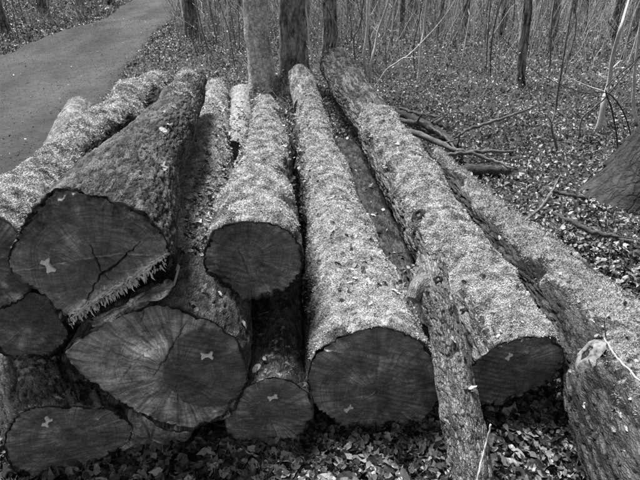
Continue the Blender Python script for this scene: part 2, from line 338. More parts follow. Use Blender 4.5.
def make_log(st, outline, label, bark='bark_furrow', moss=None, furrow=.006, ffreq=22, lumps=.012, group='felled logs stacked beside the forest track',
             face='face', pith=None, cracks=(), ridges=(), pale=(), steps=(), tags=(), NT=150, ds=(.012, .03), seed=0, blades=0, blade_mat_='moss', bmul=3.0,
             nface=110, rimjag=.012, name='log', category='log', endz=None, fallen_moss_len=(.006, .014), disc=None, rough=0, cell=(.024, 3.5), mamp=.45, mossthick=.010):
    C = np.array([Pz(a, b_, z) for a, b_, z, r in st]); rad = np.array([r * depth(c) / FPX for c, (_, _, _, r) in zip(C, st)])
    d = C[-1] - C[0]; d = d / np.linalg.norm(d); d2 = np.array([d[0], d[1], d[2]])
    s = np.cross(d2, [0, 0, 1]); s /= np.linalg.norm(s); u = np.cross(s, d2)
    root = empty(name, tuple(C[0]), label, category, group)
    O = C[0]
    if outline: c0, fo = outline_fn(outline, O, s, u, d)
    else: c0, fo = np.zeros(2), (lambda t: np.full(np.shape(t), rad[0]))
    # stations -> samples
    X = (C - O) @ np.stack([s, u, d], 1); L = X[-1, 2]
    z_, dz = [0], ds[0]
    while z_[-1] < L: z_.append(z_[-1] + ds[0] + (ds[1] - ds[0]) * min(1, z_[-1] / 3.5))
    z_[-1] = L; z_ = np.array(z_); ns_ = len(z_)
    cx = catmull(np.column_stack([X, rad]), 200); cx = cx[np.argsort(cx[:, 2])]
    ctr = np.stack([np.interp(z_, cx[:, 2], cx[:, 0]), np.interp(z_, cx[:, 2], cx[:, 1])], -1); rr = np.interp(z_, cx[:, 2], cx[:, 3])
    bl = 1 - sstep(0, .9, z_)
    ctr = ctr + bl[:, None] * (c0 - 0 * ctr[0])[None]
    th = np.linspace(-math.pi, math.pi, NT, endpoint=False)
    Z, T = np.meshgrid(z_, th, indexing='ij')
    base = bl[:, None] * fo(T) + (1 - bl[:, None]) * rr[:, None]
    P3 = np.stack([np.cos(T) * base, np.sin(T) * base, Z], -1) + seed * 3.7
    lump = fbm(P3 * np.array([4, 4, 2.2]), 3) * lumps * 1.8 * (1 - .6 * bl[:, None])
    q = P3 * np.array([ffreq, ffreq, ffreq / 5.5]); q = q + 1.1 * np.stack([pn(P3 * 9), pn(P3 * 9 + 40), pn(P3 * 9 + 80)], -1)
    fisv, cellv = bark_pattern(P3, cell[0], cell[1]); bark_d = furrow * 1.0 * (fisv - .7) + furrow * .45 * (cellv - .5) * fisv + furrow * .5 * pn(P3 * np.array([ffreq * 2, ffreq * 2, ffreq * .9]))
    if moss:
        lo, hi, z0, z1, amt = moss; m = sstep(lo, hi, np.sin(T) + mamp * pn(P3 * 5) + .25 * pn(P3 * 16)) * amt  # moss on top; narrowed so dark bare sides stand in for form shading
        zz = Z + .10 * pn(P3 * 7)
        m = m * sstep(z0 - .05, z0 + .05, zz) * (1 - sstep(z1 - .02, z1 + .02, zz))
    else: m = np.zeros_like(T)
    mh = mossthick * (.4 + .9 * np.clip(fbm(P3 * 14, 2) + .35, 0, 1.2)) + .004 * pn(P3 * 45) + .007 * pn(P3 * np.array([9, 9, 34]) + .8 * pn(P3 * 6)[..., None])
    rad_f = base + lump + bark_d * (1 - m) + mh * m
    Zj = Z.copy(); jg_ = rimjag * (fbm(P3[0] * 9, 2) * .6 + .5 * pn(P3[0] * 31) * pn(P3[0] * 5 + 3)) ; Zj[0] += jg_; Zj[1] += .6 * jg_
    def world(a, b_, zz): return O + a[..., None] * s + b_[..., None] * u + zz[..., None] * d
    rowsV = [world(ctr[:, None, 0] + np.cos(T) * rad_f, ctr[:, None, 1] + np.sin(T) * rad_f, Zj)]
    # rim turned in
    body = rowsV[0]; extra = []
    wood0 = rad_f[0] - .004 - .010 * np.clip(.3 + fbm(P3[0] * 11, 2), 0, 1.2); wood1 = rad_f[-1] - .01
    for rwd, zz, cc in ((wood0, Zj[0] + .001, ctr[0]), (wood0 - .001, Z[0] + .035, ctr[0])):
        extra.append(world(cc[0] + np.cos(th) * rwd, cc[1] + np.sin(th) * rwd, zz)[None])
    tail = world(ctr[-1, 0] + np.cos(th) * wood1, ctr[-1, 1] + np.sin(th) * wood1, np.full(NT, L))[None]
    tail2 = world(ctr[-1, 0] + np.cos(th) * wood1, ctr[-1, 1] + np.sin(th) * wood1, np.full(NT, L - .03))[None]
    allV = np.concatenate([extra[1], extra[0], body, tail, tail2])
    inw = np.array([.9, .9, 1.]); bc = np.concatenate([P3[:1] * inw, P3[:1] * inw, P3, P3[-1:], P3[-1:]]); lich = np.clip(.2 + 1.3 * fbm(P3[:1] * 14 + 7, 3), 0, 1) * (pn(P3[:1] * 4 + 5) > -.1); mm = np.concatenate([m[:1] * 0, np.maximum(m[:1], lich), np.maximum(m[:1], lich), m[1:], m[-1:], m[-1:] * 0])
    loc = lambda V_: V_.reshape(-1, 3) - O
    F = grid_faces(len(allV), NT, True)[:, ::-1]
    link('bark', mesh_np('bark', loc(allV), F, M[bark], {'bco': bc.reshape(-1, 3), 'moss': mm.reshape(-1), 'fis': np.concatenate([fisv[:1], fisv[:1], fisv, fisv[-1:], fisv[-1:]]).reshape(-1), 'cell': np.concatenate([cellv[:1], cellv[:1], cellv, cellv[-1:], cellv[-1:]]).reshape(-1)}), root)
    cV = body[::4, ::5].reshape(-1, 3); SOLID.append((cV, grid_faces(len(body[::4]), len(range(0, NT, 5)), True)))
    # sawn faces
    FD = []
    def cut(zc, cc, rf, n, feats, sgn):
        a = np.linspace(-1, 1, n); A_, B_ = np.meshgrid(a, a)
        with np.errstate(all='ignore'):
            r1 = np.where(np.abs(A_) > np.abs(B_), A_, B_); ph = np.where(np.abs(A_) > np.abs(B_), (math.pi / 4) * (B_ / np.where(A_ == 0, 1, A_)), math.pi / 2 - (math.pi / 4) * (A_ / np.where(B_ == 0, 1, B_)))
        ph = np.where((A_ == 0) & (B_ == 0), 0, ph); xx = r1 * np.cos(ph); yy = r1 * np.sin(ph)
        rho = np.hypot(xx, yy); phi = np.arctan2(yy, xx); Rf = rf(phi); x = cc[0] + rho * Rf * np.cos(phi); y = cc[1] + rho * Rf * np.sin(phi)
        pl = np.zeros_like(x); dd = np.zeros_like(x); pc = cc
        Pf = np.stack([x, y, x * 0 + seed], -1)
        dd += .0025 * fbm(Pf * np.array([9, 60, 1]), 3) + .004 * fbm(Pf * 12, 2)
        if feats:
            if pith: pc = plane_xy(pith, O, s, u, d)
            for ln, wd, dp in cracks:
                Q = [plane_xy(q_, O, s, u, d) for q_ in ln]; tot = len(Q) - 1
                xj = x + .006 * fbm(Pf * 40, 2); yj = y + .006 * fbm(Pf * 40 + 9, 2)
                for i in range(tot):
                    D, t = seg_dist(xj, yj, Q[i], Q[i + 1]); tt = (i + t) / tot; ww = wd * (1 - .75 * np.abs(tt * 2 - 1) ** 2) + .0006
                    dd = np.maximum(dd, dp * np.clip(1.35 - D / ww, 0, 1))
            for ln, wd, hh, pa in ridges:
                Q = [plane_xy(q_, O, s, u, d) for q_ in ln]
                for i in range(len(Q) - 1):
                    D, t = seg_dist(x + .003 * pn(Pf * 50), y + .003 * pn(Pf * 50 + 7), Q[i], Q[i + 1]); g = np.clip(1.4 - D / wd, 0, 1) * (.5 + .8 * np.clip(pn(Pf * 35 + 3) + .4, 0, 1))
                    dd -= hh * g; pl = np.maximum(pl, pa * g)
            for p1, p2, dp, wd, pa in steps:
                a_, b2 = plane_xy(p1, O, s, u, d), plane_xy(p2, O, s, u, d); e = (b2 - a_) / np.linalg.norm(b2 - a_); nn = np.array([-e[1], e[0]])
                D = (x - a_[0]) * nn[0] + (y - a_[1]) * nn[1] + .006 * fbm(Pf * 30, 3)
                k = sstep(0, wd, D); dd += dp * k; al = (x - a_[0]) * e[0] + (y - a_[1]) * e[1]
                pl = np.maximum(pl, pa * np.exp(-((D + wd * .5) / (wd * 1.2)) ** 2) * (.75 + .8 * pn(np.stack([al * 90, D * 12, D * 0], -1))))
                dd += .012 * k * (1 - sstep(wd * 1.5, wd * 4, D)) * pn(np.stack([al * 110, D * 8, D * 0], -1)) * (dp > .02)
            if disc:
                q_ = plane_xy(disc[0], O, s, u, d); D = np.hypot(x - q_[0], (y - q_[1]) * .86) - disc[1] + .006 * fbm(Pf * 22, 3); k = sstep(0, .006, D); k2 = 1 - sstep(0, .02, np.abs(D - .004))
                dd += .010 * k; pl = np.maximum(pl, disc[2] * k * (.5 + .9 * np.clip(fbm(Pf * 14, 3) + .4, 0, 1))); dd += .012 * k * fbm(np.stack([x * 16, y * 16, x * 0 + 5], -1), 4)
            for (pp, sr, pa) in pale:
                q_ = plane_xy(pp, O, s, u, d); k = np.exp(-(((x - q_[0]) / sr[0]) ** 2 + ((y - q_[1]) / sr[1]) ** 2)); pl = np.maximum(pl, pa * k)
                dd += .006 * k * fbm(Pf * 35, 3)
        if rough: dd += rough * sstep(.66, .92, rho + .12 * pn(Pf * 12)) * sstep(.0, .5, np.sin(phi)) * (.4 + fbm(Pf * 38, 3)); pl = np.maximum(pl, .25 * sstep(.7, .9, rho) * np.clip(pn(Pf * 60), 0, 1))
        pl = np.maximum(pl, .6 * np.clip(fbm(Pf * 8 + 11, 5, .6) - .10, 0, .6) + .22 * sstep(.78, .93, rho) * np.clip(fbm(Pf * 16 + 5, 3) + .25, 0, 1)); dd += .002 * np.sin((x * .35 + y) * 260 + 2 * pn(Pf * 6)) * np.clip(pn(Pf * 5 + 2) + .3, 0, 1)
        if feats and disc: q_ = plane_xy(disc[0], O, s, u, d); pl = pl * (1 - .75 * (1 - sstep(-.004, .006, np.hypot(x - q_[0], (y - q_[1]) * .86) - disc[1] + .006 * fbm(Pf * 22, 3))))
        if feats: FD.append((x.copy(), y.copy(), dd.copy()))
        edge = sstep(.93, 1., rho); dd = dd + .012 * edge * np.clip(fbm(Pf * 18, 2), 0, 1)
        V_ = world(x, y, zc + dd * sgn)
        dx, dy = x - pc[0], y - pc[1]; pr = np.hypot(dx, dy); an = np.arctan2(dy, dx)
        pol = np.stack([pr, np.cos(an) + seed, np.sin(an)], -1); fc = Pf
        F_ = grid_faces(n, n, False)
        if sgn < 0: F_ = F_[:, ::-1]
        return mesh_np('cut_face', loc(V_), F_, M[face], {'pol': pol.reshape(-1, 3), 'fco': fc.reshape(-1, 3), 'pale': np.clip(pl, 0, 1).reshape(-1)})
    wi = lambda arr: (lambda ph: np.interp((ph + math.pi) % (2 * math.pi), np.concatenate([th + math.pi, [2 * math.pi]]), np.concatenate([arr, arr[:1]])))
    if nface:
        me = cut(.004, ctr[0], wi(wood0 + .001), nface, True, 1)
        link('cut_face', me, root)
    me = cut(L - .004, ctr[-1], wi(wood1 + .001), 24, False, -1)
    link('cut_face', me, root)
    for (pp, size, ang) in tags:
        q_ = plane_xy(pp, O, s, u, d); h_, wv = size, size * .36
        pr = [(-.5, -1), (-.12, -.82), (.12, -.82), (.5, -1), (.62, -.72), (.2, -.3), (.2, .3), (.62, .72), (.5, 1), (.12, .82), (-.12, .82), (-.5, 1), (-.62, .72), (-.2, .3), (-.2, -.3), (-.62, -.72)]
        pr = (np.array(pr) + .07 * rng.normal(size=(16, 2))) * np.array([h_ * random.uniform(.42, .58), h_ * random.uniform(.46, .56)]); ca, sa = math.cos(ang), math.sin(ang)
        xy = np.stack([pr[:, 0] * ca - pr[:, 1] * sa + q_[0], pr[:, 0] * sa + pr[:, 1] * ca + q_[1]], -1)
        n_ = len(xy); z0_ = .004 + float(FD[0][2][np.hypot(FD[0][0] - q_[0], FD[0][1] - q_[1]) < size * .5].min()); fr = world(xy[:, 0], xy[:, 1], np.full(n_, z0_ - .005)) ; bk = world(xy[:, 0], xy[:, 1], np.full(n_, z0_ + .012))
        cf = world(q_[None, 0], q_[None, 1], np.full(1, z0_ - .003))
        V_ = np.concatenate([fr, bk, cf]) - O; j = np.arange(n_); j2 = (j + 1) % n_
        F_ = np.concatenate([np.stack([np.full(n_, 2 * n_), j2, j], -1), np.stack([j, j2, n_ + j2], -1), np.stack([j, n_ + j2, n_ + j], -1)])
        link('timber_tag', mesh_np('timber_tag', V_, F_, M['tag'], smooth=False), root)
    # moss fronds
    if blades and moss:
        blades = int(blades * bmul)
        Nn = np.cross(np.gradient(body, axis=1), np.gradient(body, axis=0)); Nn /= np.linalg.norm(Nn, axis=-1)[..., None] + 1e-9
        ax_c = world(ctr[:, 0], ctr[:, 1], z_)[:, None]; flip = np.sign(((body - ax_c) * Nn).sum(-1)); Nn *= flip[..., None]
        cellw = np.gradient(z_)[:, None] * base * m ** 1.6 * np.clip(.75 + 1.1 * fbm(P3 * 11, 2), .12, 2) / (1 + (z_[:, None] / 2.6) ** 1.5); p = (cellw / cellw.sum()).ravel()
        idx = rng.choice(len(p), blades, p=p); iz, it = np.divmod(idx, NT)
        f1, f2 = rng.random(blades), rng.random(blades); iz2 = np.minimum(iz + 1, ns_ - 1); it2 = (it + 1) % NT
        B0 = body[iz, it] * ((1 - f1) * (1 - f2))[:, None] + body[iz2, it] * (f1 * (1 - f2))[:, None] + body[iz, it2] * ((1 - f1) * f2)[:, None] + body[iz2, it2] * (f1 * f2)[:, None]
        N_ = Nn[iz, it]; sc = 1 + .8 * z_[iz] / 3
        tg = rng.normal(size=(blades, 3)); tg -= (tg * N_).sum(1)[:, None] * N_; tg /= np.linalg.norm(tg, axis=1)[:, None]
        dr = tg + N_ * rng.uniform(.05, 1.1, blades)[:, None]; dr /= np.linalg.norm(dr, axis=1)[:, None]
        ln = rng.uniform(*fallen_moss_len, blades) * sc; wd = ln * rng.uniform(.07, .13, blades); sd_ = np.cross(dr, N_ + .6 * rng.normal(size=(blades, 3))); sd_ /= np.linalg.norm(sd_, axis=1)[:, None] + 1e-9
        mid = B0 + dr * (ln * .5)[:, None] + N_ * (ln * .12)[:, None]; tip = B0 + dr * ln[:, None]
        V_ = np.stack([B0 - N_ * .003, mid - sd_ * wd[:, None], tip, mid + sd_ * wd[:, None]], 1).reshape(-1, 3) - O
        F_ = (np.arange(blades)[:, None] * 4 + np.array([0, 1, 2, 3])[None])
        link('moss', mesh_np('moss', V_, F_, M[blade_mat_], smooth=False), root, kind='stuff')
    root['_'] = 0; del root['_']
    return dict(root=root, O=O, s=s, u=u, d=d, ctr=ctr, z=z_, r=rr, L=L, body=body, th=th, world=world)

# --- A: big upper-left log
A_OUT = [(4, 262), (10, 250), (24, 226), (34, 208), (46, 197), (60, 190), (78, 190), (98, 196), (122, 200), (143, 208), (158, 222), (168, 242), (173, 258), (168, 272), (152, 289), (130, 300), (106, 308), (84, 322), (68, 322), (52, 303), (38, 292), (20, 284), (8, 272)]
LA = make_log([(92, 252, .91, 72), (134, 176, .87, 43), (158, 141, .84, 30), (180, 107, .8, 20), (192, 80, .78, 14)], A_OUT,
    'big dark-barked log highest on the left, cracked sawn end with splintered hinge', 'bark_plate', (.9, 1.5, 1.75, 9.0, .45), .0075, 30, .01,
    pith=(102, 275), seed=1, NT=280, ds=(.007, .02), cell=(.021, 5.0), nface=200, face='face', rimjag=.05,
    cracks=[([(86, 300), (95, 285), (102, 275), (120, 262), (140, 243)], .0026, .03), ([(102, 275), (96, 262), (90, 246)], .0018, .02), ([(102, 275), (112, 282)], .0016, .012), ([(70, 262), (30, 268)], .001, .006)],
    ridges=[([(10, 272), (45, 268), (80, 260), (122, 254), (162, 257)], .0022, .0035, .55), ([(108, 218), (130, 223), (148, 230)], .002, .003, .4), ([(50, 250), (75, 252)], .001, .002, .3)],
    rough=.02, steps=[((152, 266), (66, 316), .10, .012, 1.0)], pale=[((168, 250), (.012, .03), .6)], tags=[((48, 266), .050, .25)], blades=2500, blade_mat_='moss')
# --- B: pale mossy log behind it
LB = make_log([(-18, 264, .80, 54), (20, 218, .79, 36), (64, 168, .78, 26), (101, 136, .76, 24), (135, 108, .74, 22), (160, 90, .73, 17)], None,
    'pale moss-topped log on the far left edge beside the track', 'bark_light', (.15, .85, -.1, 9, 1), .008, 22, .024, seed=2, mamp=.95, NT=130, nface=90, blades=27000, face='face_mid',
    pale=[((10, 225), (.05, .05), .3)])
# --- D under A at the left edge
LD = make_log([(32, 322, .5, 38), (70, 240, .42, 28), (120, 150, .4, 18), (165, 95, .4, 14)], [(-12, 310), (0, 296), (18, 286), (44, 293), (60, 310), (70, 335), (62, 350), (42, 360), (20, 362), (-4, 354)],
    'small dark log end wedged under the big cracked log at the left edge', 'bark_dark', None, .006, seed=3, NT=110, nface=80, face='face')
# --- E double-hearted log
E_OUT = [(58, 358), (75, 342), (98, 324), (125, 311), (155, 304), (185, 309), (213, 320), (235, 338), (247, 360), (247, 388), (237, 410), (213, 425), (184, 433), (158, 428), (130, 412), (100, 393), (74, 373)]
LE = make_log([(155, 370, .42, 88), (190, 270, .40, 46), (207, 180, .38, 27), (214, 128, .37, 18), (216, 92, .36, 11)], E_OUT,
    'double-hearted log with pale torn wood in its sawn end, under the cracked log', 'bark_light', (.35, 1.0, .42, 9, 1), .009, 22, .016, pith=(178, 376), seed=4, NT=170, nface=190, rimjag=.03, face='face_mid',
    cracks=[([(187, 324), (176, 340), (166, 360), (152, 380)], .0018, .012), ([(140, 308), (142, 318), (140, 326)], .0014, .012), ([(150, 323), (170, 325)], .0014, .012), ([(176, 382), (178, 405)], .001, .008), ([(118, 385), (135, 365), (150, 352)], .0016, .01), ([(178, 376), (205, 388)], .0009, .006)],
    ridges=[([(60, 358), (76, 344), (92, 332)], .002, .004, .7), ([(136, 412), (148, 418), (156, 412), (155, 404)], .0018, .005, .8), ([(150, 427), (170, 430)], .002, .004, .6)],
    pale=[((143, 356), (.075, .038), 1.0), ((158, 348), (.03, .05), 1.0), ((152, 350), (.045, .03), 1.0), ((125, 370), (.09, .04), .45), ((152, 405), (.06, .03), .5), ((120, 335), (.10, .06), .25), ((150, 392), (.05, .05), .35)],
    disc=((207, 371), .150, .26), tags=[((207, 356), .046, 1.5)], blades=11000)
# --- F bottom-left
LF = make_log([(68, 438, .17, 62), (52, 372, .17, 60), (72, 300, .16, 42), (110, 200, .16, 26)], [(3, 445), (8, 428), (18, 412), (40, 405), (78, 406), (108, 408), (124, 418), (133, 432), (126, 446), (104, 458), (66, 474), (30, 478), (8, 466)],
    'flat oval log end at the bottom left corner of the pile', 'bark_plate', (.7, 1.1, 0, 3, .4), .010, 18, .01, seed=5, NT=190, ds=(.008, .03), cell=(.024, 4), nface=110, face='face',
    ridges=[([(95, 425), (102, 416)], .0016, .003, .6), ([(20, 448), (60, 446)], .001, .001, .3)], tags=[((47, 422), .040, -.6)])
# --- G upper middle
LG = make_log([(254, 261, .68, 46), (258, 205, .62, 35), (266, 147, .54, 21), (266, 120, .48, 14), (265, 106, .44, 10)],
    [(205, 255), (208, 240), (216, 229), (228, 223), (250, 221), (276, 225), (292, 234), (301, 248), (303, 262), (298, 278), (284, 289), (262, 297), (246, 301), (228, 296), (212, 284), (206, 270)],
    'moss-covered log with dark round end, perched in the middle on top of the others', 'bark_light', (.35, 1.05, .0, 9, 1), .010, 22, .014, seed=6, NT=150, nface=110, face='face', pith=(248, 258), rimjag=.03,
    cracks=[([(236, 248), (244, 262), (248, 276)], .0016, .01)], ridges=[([(258, 276), (257, 270)], .0012, .003, .7), ([(240, 250), (247, 266)], .001, .003, .4)], pale=[((250, 258), (.03, .06), .15), ((286, 268), (.03, .03), .15)], blades=22000)
# --- H2: little log beyond G
make_log([(234, 155, .34, 14), (240, 120, .34, 11), (241, 94, .36, 9)], None, 'thin short log lying between two mossy logs at the back', 'bark_light', (-.1, .5, 0, 9, 1), seed=7, NT=60, nface=24, ds=(.03, .04), blades=1200, lumps=.008)
# --- I lower middle
LI = make_log([(268, 412, .18, 44), (272, 330, .17, 30), (276, 230, .17, 20), (280, 150, .17, 14)], [(224, 425), (229, 405), (246, 387), (272, 378), (293, 382), (309, 396), (314, 414), (306, 433), (282, 446), (252, 449), (232, 440)],
    'dark low log end on the ground between the double log and centre log', 'bark_dark', (.5, 1.1, 0, 2, .3), .007, seed=8, NT=110, nface=90, face='face',
    ridges=[([(232, 424), (245, 418)], .001, .002, .6), ([(234, 430), (252, 432)], .001, .001, .4)], tags=[((273, 398), .036, -1.2)], blades=300, blade_mat_='moss_dim')
# --- C centre
LC = make_log([(373, 381, .25, 65), (350, 290, .24, 45), (341, 245, .235, 36), (328, 195, .225, 26), (318, 150, .22, 20), (311, 115, .215, 15), (308, 98, .21, 11)],
    [(306, 388), (309, 368), (318, 352), (333, 341), (352, 333), (378, 328), (404, 331), (424, 343), (436, 360), (440, 380), (437, 402), (424, 418), (404, 429), (378, 434), (350, 430), (328, 418), (313, 404)],
    'long moss-covered log in the centre with a broad dark sawn end near the ground', 'bark_light', (.22, 1.02, .0, 9, 1), .010, 22, .014, pith=(376, 392), seed=9, NT=180, nface=170, face='face', rimjag=.035,
    steps=[((432, 366), (342, 351), -.012, .003, .25)], cracks=[([(362, 400), (378, 390), (398, 372)], .0013, .01)],
    ridges=[([(367, 397), (374, 391)], .003, .004, 1.0), ([(378, 390), (386, 382), (396, 374)], .0015, .003, .5), ([(320, 412), (335, 423)], .003, .005, .7)],
    pale=[((335, 408), (.035, .03), .35), ((368, 396), (.03, .012), .5), ((340, 345), (.15, .02), .1)], tags=[((348, 407), .036, -.9)], blades=34000)
# --- J right
LJ = make_log([(515, 370, .25, 52), (484, 310, .27, 42), (452, 260, .30, 34), (425, 210, .32, 29), (399, 165, .34, 26), (386, 143, .35, 22), (373, 121, .36, 19), (355, 95, .37, 18), (337, 65, .38, 17)],
    [(460, 388), (464, 372), (478, 357), (498, 346), (522, 339), (545, 336), (560, 344), (565, 356), (560, 372), (545, 386), (524, 396), (498, 404), (474, 405), (463, 398)],
    'thick log on the right, half under moss, bare furrowed bark at its far end', 'bark_furrow', (.3, 1.02, .0, 2.95, 1), .015, 17, .008, pith=(512, 366), seed=10, NT=230, cell=(.034, 6), nface=110, face='face', rimjag=.03, ds=(.012, .018), mossthick=.028,
    ridges=[([(500, 370), (508, 364), (518, 361)], .0012, .002, .5), ([(526, 352), (528, 354)], .004, .004, 1.0)], cracks=[([(498, 374), (512, 365), (524, 356)], .001, .008)], tags=[((509, 357), .034, -.5)], blades=32000)
# --- M far right, runs out of frame
LM = make_log([(735, 540, .27, 112), (652, 412, .25, 76), (592, 327, .21, 46), (528, 258, .17, 29), (478, 204, .14, 16), (434, 154, .12, 7)], None,
    'log along the right side with a pale knot, running out of frame', 'bark_dark', (.5, 1.0, -.2, 9, .75), .013, 16, .012, seed=11, NT=240, ds=(.009, .025), cell=(.027, 8), nface=60, blades=13000, mossthick=.010, blade_mat_='moss_mid')
# --- P log in the gap, the gap's shade put into its dark bark
LP = make_log([(410, 345, .06, 27), (396, 280, .06, 25), (369, 210, .06, 19), (345, 150, .06, 13)], None, 'dark thin log down in the gap between the centre and right logs', 'bark_dark', None, seed=12, NT=110, nface=30, blades=0, blade_mat_='moss_dim')
# --- stub left of B
LS = make_log([(36, 208, .45, 18), (60, 154, .45, 17), (80, 112, .45, 15)], None, 'short furrowed log poking out beside the track at the upper left', 'bark_branch', (.8, 1.2, 1.5, 9, .6), .008, 22, .006, seed=13, NT=80, nface=24)
# --- stub beyond C
LT = make_log([(307, 106, .2, 13), (304, 90, .24, 14), (301, 76, .28, 13)], None, 'short grey log piece just beyond the far end of the centre log', 'bark_grey', None, .004, 22, .02, seed=14, NT=80, nface=24)

# knots
def knot(L, px, r, zoff=0, pale=True):
    """a ring of callus with a dark hole on the surface of a log, at the point that the ray meets"""
    bv = BVHTree.FromPolygons([tuple(v) for v in L['body'][::2, ::2].reshape(-1, 3)], grid_faces(len(L['body'][::2]), len(range(0, len(L['th']), 2)), True).tolist())
    dr = ray(*px); dr = dr / np.linalg.norm(dr); hit = bv.ray_cast(Vector(C0), Vector(dr))
    if hit[0] is None: print('knot miss', px); return
    n = np.array(hit[1]); n = n if np.dot(n, dr) < 0 else -n; p = np.array(hit[0]) + n * zoff
    a = np.cross(n, L['d']); a /= np.linalg.norm(a); b_ = np.cross(n, a)
    prof = [(1.75, -.35), (1.45, .08), (1.15, .32), (.9, .36), (.68, .18), (.55, -.3), (.35, -.6), (.02, -.65)]
    th = np.linspace(0, 2 * math.pi, 40, endpoint=False); rows = []
    for (k, h) in prof:
        wv = 1 + .16 * np.sin(th * 2 + 1) + .08 * np.sin(th * 5) + .015 * rng.normal(size=40)
        rows.append(p + (a * (np.cos(th) * k * r * wv)[:, None] + b_ * (np.sin(th) * k * r * 1.15 * wv)[:, None]) + n * (h * r + .02 * r * rng.normal(size=40) * (k > .5))[:, None])
    V_ = np.concatenate(rows) - L['O']; me = mesh_np('knot', V_, grid_faces(len(prof), 40, True), M['knot' if pale else 'hole'], {'bco': V_, 'moss': V_[:, 0] * 0})
    me.materials.append(M['hole']); mi = np.zeros(len(me.polygons), np.int32); mi[40 * 4:] = 1; me.polygons.foreach_set('material_index', mi)
    link('knot', me, L['root'])
knot(LM, (589, 355), .038, .004)
knot(LJ, (419, 216), .022, .012, pale=False)

# splinter fringe of the big log's broken hinge (part of that log)
bag = Bag()
p1, p2 = np.array((68., 320.)), np.array((166., 258.))
for k in range(380):
    t = random.random(); q = p1 * (1 - t) + p2 * t + np.array([0, random.uniform(-1.5, 6)])
    xy = plane_xy(q, LA['O'], LA['s'], LA['u'], LA['d']); a = LA['world'](np.array(xy[0]), np.array(xy[1]), np.array(random.uniform(-.004, .03)))
    L_ = .006 + .014 * random.random() + .012 * max(0, math.sin(t * 61)) * random.random() * (1.2 if .1 < t < .85 else .7)
    dirn = LA['s'] * random.uniform(-.1, .8) - LA['u'] * random.uniform(.6, 1.2) + LA['d'] * random.uniform(-.9, .3); dirn /= np.linalg.norm(dirn)
    e = a + dirn * L_; w_ = random.uniform(.0012, .0042)
    V_, F_, B_ = tube_arrays(np.array([a, (a + e) / 2 + .1 * L_ * rng.normal(size=3), e]), np.array([w_, w_ * .8, .0004]), 4); bag.add(V_ - LA['O'], F_, B_)
for k in range(150):
    t = random.random(); q = p1 * (1 - t) + p2 * t + np.array([0, random.uniform(-6, 1)]); t2 = t + random.uniform(.02, .10); q2 = p1 * (1 - t2) + p2 * t2 + np.array([0, random.uniform(-6, 1)])
    z0 = random.uniform(-.006, .008); a, e = [LA['world'](*[np.array(v) for v in (*plane_xy(q_, LA['O'], LA['s'], LA['u'], LA['d']), z0 + dz)]) for q_, dz in ((q, 0), (q2, random.uniform(-.004, .006)))]; w_ = random.uniform(.001, .0045)
    V_, F_, B_ = tube_arrays(np.array([a, (a + e) / 2 + .002 * rng.normal(size=3), e]), np.array([.0005, w_, .0005]), 5); bag.add(V_ - LA['O'], F_, B_)
me = bag.mesh('splintered_hinge', M['splinter'], False); link('splintered_hinge', me, LA['root'], kind='stuff')
# slab of wood under the hinge
def tube_obj(name, pts, label=None, cat=None, mat='twig_dark', ns=10, n=44, rough=.32, parent=None, group=None, seed=0, twigs=0, jit=1.):
    P = np.array([p[:3] for p in pts]); r = np.array([p[3] for p in pts]); cm = catmull(np.column_stack([P, r]), n); cm[:, :3] += jit * (np.minimum(.008, cm[:, 3:4] * .55)) * np.stack([pn(np.stack([np.arange(n) * .23 + seed, np.arange(n) * 0. + 7 * q_, np.arange(n) * 0.], -1)) for q_ in range(3)], -1) * 2; cm[:, 3] = np.maximum(cm[:, 3], .0008)
    O = P[0] if parent is None else np.array(parent.location)
    V_, F_, B_ = tube_arrays(cm[:, :3], cm[:, 3], ns, rough, seed); bg_ = Bag(); bg_.add(V_ - O, F_, B_)
    for k in range(twigs):
        i = random.randint(n // 4, n - 2); a = cm[i, :3]; dd = cm[min(i + 1, n - 1), :3] - cm[i - 1, :3]; dd /= np.linalg.norm(dd) + 1e-9
        v = dd + .9 * rng.normal(size=3); v[2] = abs(v[2]) * .8 + .1; v /= np.linalg.norm(v); ln = random.uniform(.15, .4) * (1 if twigs < 6 else .8)
        pp = np.array([a, a + v * ln * .5 + .03 * rng.normal(size=3), a + v * ln + .05 * rng.normal(size=3)])
        V2, F2, B2 = tube_arrays(catmull(pp, 6), np.linspace(cm[i, 3] * .5, .001, 6), 5); bg_.add(V2 - O, F2, B2)
    return link(name, bg_.mesh(name, M[mat]), parent, label, cat, group, loc=None if parent else tuple(O))
xyz = lambda L, px, dz: L['world'](*[np.array(v) for v in (*plane_xy(px, L['O'], L['s'], L['u'], L['d']), dz)])
